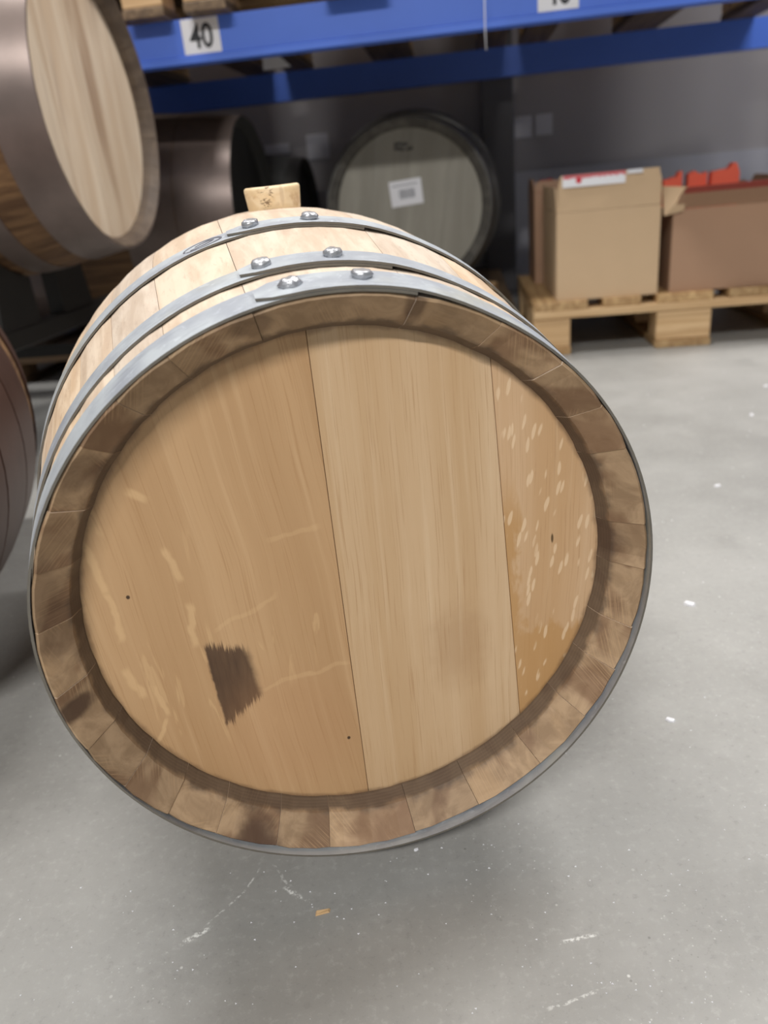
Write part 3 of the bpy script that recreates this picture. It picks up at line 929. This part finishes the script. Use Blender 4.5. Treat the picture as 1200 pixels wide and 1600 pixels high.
# ------------------------------------------------------------------ cardboard boxes
def carton(label, u0, off, W, Dp, H, m, z0, flaps, name='cardboard_box'):
    """open box; flaps: dict side -> (length, lean outwards in degrees)"""
    o = bay(.466 + u0, 2.129 + .0605) + SN * off
    root = thing(name, label, 'box', (o.x, o.y, z0), RZ_BAY)
    th = .004
    V, Fc = [], []
    bx(0, W, 0, th, 0, H, 0, V, Fc); bx(0, W, Dp - th, Dp, 0, H, 0, V, Fc)
    bx(0, th, th, Dp - th, 0, H, 0, V, Fc); bx(W - th, W, th, Dp - th, 0, H, 0, V, Fc)
    bx(th, W - th, th, Dp - th, 0, .004, 0, V, Fc)
    link('box_body', V, Fc, m, root)
    out = {}
    for sd, (ln, lean) in flaps.items():
        c, s = cos(rad(lean)), sin(rad(lean))
        V, Fc = [], []
        N = 6
        wdt = (W if sd in 'fb' else Dp) - .006
        for i in range(N + 1):
            for k in range(4):
                f = k / 3.
                a = .003 + wdt * i / N
                if f > .9 and i in (0, N): a += (.006 if i == 0 else -.006)
                wv = .003 * sin(i * 1.7 + u0 * 30) * f
                d = s * ln * f + wv; z = H + .001 + c * ln * f
                for e in (0, .0035):
                    if sd == 'f': q = (a, -d + e, z)
                    elif sd == 'b': q = (a, Dp + d - e, z)
                    elif sd == 'l': q = (-d + e, a, z)
                    else: q = (W + d - e, a, z)
                    V.append(q)
        def idx(i, k, e): return (i * 4 + k) * 2 + e
        for i in range(N):
            for k in range(3):
                Fc.append((idx(i, k, 0), idx(i + 1, k, 0), idx(i + 1, k + 1, 0), idx(i, k + 1, 0)))
                Fc.append((idx(i, k, 1), idx(i, k + 1, 1), idx(i + 1, k + 1, 1), idx(i + 1, k, 1)))
            Fc.append((idx(i, 3, 0), idx(i + 1, 3, 0), idx(i + 1, 3, 1), idx(i, 3, 1)))
            Fc.append((idx(i, 0, 1), idx(i + 1, 0, 1), idx(i + 1, 0, 0), idx(i, 0, 0)))
        for i in (0, N):
            for k in range(3): Fc.append((idx(i, k, 0), idx(i, k + 1, 0), idx(i, k + 1, 1), idx(i, k, 1)))
        fl = link('flap', V, Fc, m, root)
        fix_normals(fl.data)
        out[sd] = fl
    return root, out
PZ = PT + .0003
bl, fl = carton('tan cardboard box with front flap up and a white and red sticker, on the pallet', .064, .022, .266, .36, .226, M['card'], PZ, dict(f=(.088, 1), r=(.07, -3), l=(.06, 2), b=(.05, -20)))
st = box('sticker', .014, .172, -.0065, -.0040, .226 + .060, .226 + .0885, M['paper'], fl['f'], 0)
V, Fc = [], []
rl = random.Random(12)
for k in range(26):
    x = .016 + .006 * k
    bx(x, x + .005, -.0068, -.0064, .226 + .082 - rl.uniform(0, .0035), .226 + .0885, 0, V, Fc)
n = len(V)
for k in range(10): V.append((.055 + .0075 * cos(2 * pi * k / 10), -.0069, .226 + .075 + .0075 * sin(2 * pi * k / 10)))
Fc.append(tuple(n + i for i in range(10)))
link('red_print', V, Fc, M['red_ink'], fl['f'])
tp = box('clear_tape', .176, .215, -.0065, -.0040, .226 + .080, .226 + .0895, M['film'], fl['f'], 0)  # pale colour paints the shine on this plastic strip

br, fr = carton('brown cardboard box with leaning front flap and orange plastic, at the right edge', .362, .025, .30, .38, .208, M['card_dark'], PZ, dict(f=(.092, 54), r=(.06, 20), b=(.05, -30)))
V, Fc = [], []
for i in range(6):
    for k in range(2):
        pass
c_, s_ = cos(rad(54)), sin(rad(54))
pts = [(-s_ * .092 * f - .0035, .209 + c_ * .092 * f) for f in (.72, 1.0)]
V = [(.010, pts[0][0] - .002, pts[0][1]), (.290, pts[0][0] - .002, pts[0][1]), (.290, pts[1][0] - .002, pts[1][1]), (.010, pts[1][0] - .002, pts[1][1])]
V += [(x, y + .003, z + .001) for x, y, z in V]
link('red_tape', V, [(0, 1, 2, 3), (7, 6, 5, 4), (0, 4, 5, 1), (1, 5, 6, 2), (2, 6, 7, 3), (3, 7, 4, 0)], M['red_tape'], fr['f'])

V = [(-.024, -.006, .196), (.022, -.010, .205), (.030, -.034, .262), (-.028, .014, .268)]
V += [(x, y + .005, z) for x, y, z in V]
tw = link('flap', V, [(0, 1, 2, 3), (7, 6, 5, 4), (0, 4, 5, 1), (1, 5, 6, 2), (2, 6, 7, 3), (3, 7, 4, 0)], M['card'], br)
tw['label'] = 'twisted corner flap'
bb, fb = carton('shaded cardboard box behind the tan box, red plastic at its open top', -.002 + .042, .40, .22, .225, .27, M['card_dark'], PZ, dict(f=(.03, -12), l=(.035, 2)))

def jagged(name, label, cat, base, w, z0, tops, m, th=.03, ry=0.):
    """a stiff plastic piece with a ragged top edge standing in a box"""
    n = len(tops)
    pts = [(0, z0)] + [(w, z0)] + [(w * (1 - i / (n - 1)), tops[n - 1 - i]) for i in range(n)]
    # drop the duplicate corners by nudging
    o = prism(name, pts, 0, th, m, None, loc=(base.x, base.y, 0), rot=(0, 0, RZ_BAY + ry))
    return tag(o, label, cat, {'orange_wrapper': 'orange wrappers in the brown box', 'red_wrapper': 'red wrappers in the shaded box'}[name])
def inbox(u, off): return bay(.466 + u, 2.129 + .0605) + SN * off
zb_ = PZ + .0045
jagged('orange_wrapper', 'orange plastic wrapper beside the tan box flap, leftmost of the orange ones', 'wrapper', inbox(.3685, .17), .048, zb_, (.421, .424, .423, .428, .424, .440, .441), M['orange'])
jagged('orange_wrapper', 'orange plastic wrapper in the middle of the brown box, with a low rounded top', 'wrapper', inbox(.440, .20), .050, zb_, (.430, .434, .438, .432, .428, .430, .433), M['orange'])
jagged('orange_wrapper', 'long orange plastic wrapper ending in a raised peak at its right', 'wrapper', inbox(.494, .17), .072, zb_, (.430, .434, .433, .436, .435, .438, .450, .449, .425), M['orange'])
jagged('red_wrapper', 'dark red plastic wrapper in the shaded box, the left one', 'wrapper', inbox(.058, .47), .05, zb_, (.440, .448, .446, .450, .444), M['red_bag'])
jagged('red_wrapper', 'dark red plastic wrapper in the shaded box, the one next to the tan box', 'wrapper', inbox(.118, .47), .06, zb_, (.440, .446, .450, .448, .444), M['red_bag'])

# ------------------------------------------------------------------ crumbs on the floor
def chip(name, label, cat, x, y, pts, h, m, rz=0.):
    V = [(a, b, 0) for a, b in pts] + [(a * .82, b * .82, h * (1 if i % 2 else .75)) for i, (a, b) in enumerate(pts)]
    n = len(pts)
    Fc = [tuple(reversed(range(n))), tuple(range(n, 2 * n))] + [(i, (i + 1) % n, (i + 1) % n + n, i + n) for i in range(n)]
    o = link(name, V, Fc, m, None, loc=(x, y, .0002), rot=(0, 0, rz))
    return tag(o, label, cat, 'white crumbs on the floor' if cat == 'crumb' else None)
chip('wood_chip', 'small tan wood chip lying on the floor in front of the barrel', 'wood chip', -.0746, .4085 + .0, [(-.0058, -.0016), (.005, -.0022), (.0062, .0006), (-.0048, .002)], .0016, M['pallet'], .25)
blob = [(-.006, -.002), (-.001, -.004), (.005, -.0025), (.006, .002), (.0, .0035), (-.005, .0025)]
for (x, y, k, rz, lb) in ((.8651, 1.6302, 1.0, .4, 'white crumb on the floor nearest the pallet, at the right edge'), (.7436, 1.4453, 1.0, 1.2, 'round white crumb on the floor, below and left of the one at the right edge'),
                         (.531, 1.1154, .9, .1, 'white crumb on the floor level with the right side of the barrel head top'), (.3493, .7785, 1.1, -.7, 'shiny white twisted scrap on the floor right of the barrel'),
                         (.2506, .5802, .75, -.6, 'small white scrap on the floor below the shiny twisted one'), (-.0009, .4575, .35, .3, 'tiny white crumb right under the lower rim of the barrel')):
    chip('white_crumb', lb, 'crumb', x, y, [(a * k, b * k) for a, b in blob], .003 * k, M['film'], rz)
# sawdust grit that nobody could count
V, Fc = [], []
rl = random.Random(21)
for k in range(420):
    y = .3 + 1.6 * rl.random() ** 1.6
    x = rl.uniform(-.1, .75) * (.35 + y * .75) + .05
    if rl.random() < .3: x = rl.uniform(-.35, .25); y = rl.uniform(.30, .46)
    r = rl.uniform(.0005, .0013) * (.6 + y * .5)
    n = len(V)
    a0 = rl.random() * 6
    V += [(x + r * cos(a0 + i * 2.09) * (1.5 if i == 0 else 1), y + r * sin(a0 + i * 2.09), .0001) for i in range(3)] + [(x, y, .0001 + r * .7)]
    Fc += [(n, n + 1, n + 3), (n + 1, n + 2, n + 3), (n + 2, n, n + 3), (n + 2, n + 1, n)]
g = link('grit', V, Fc, M['film'])
tag(g, 'pale grit scattered over the concrete floor', 'grit')
g['kind'] = 'stuff'
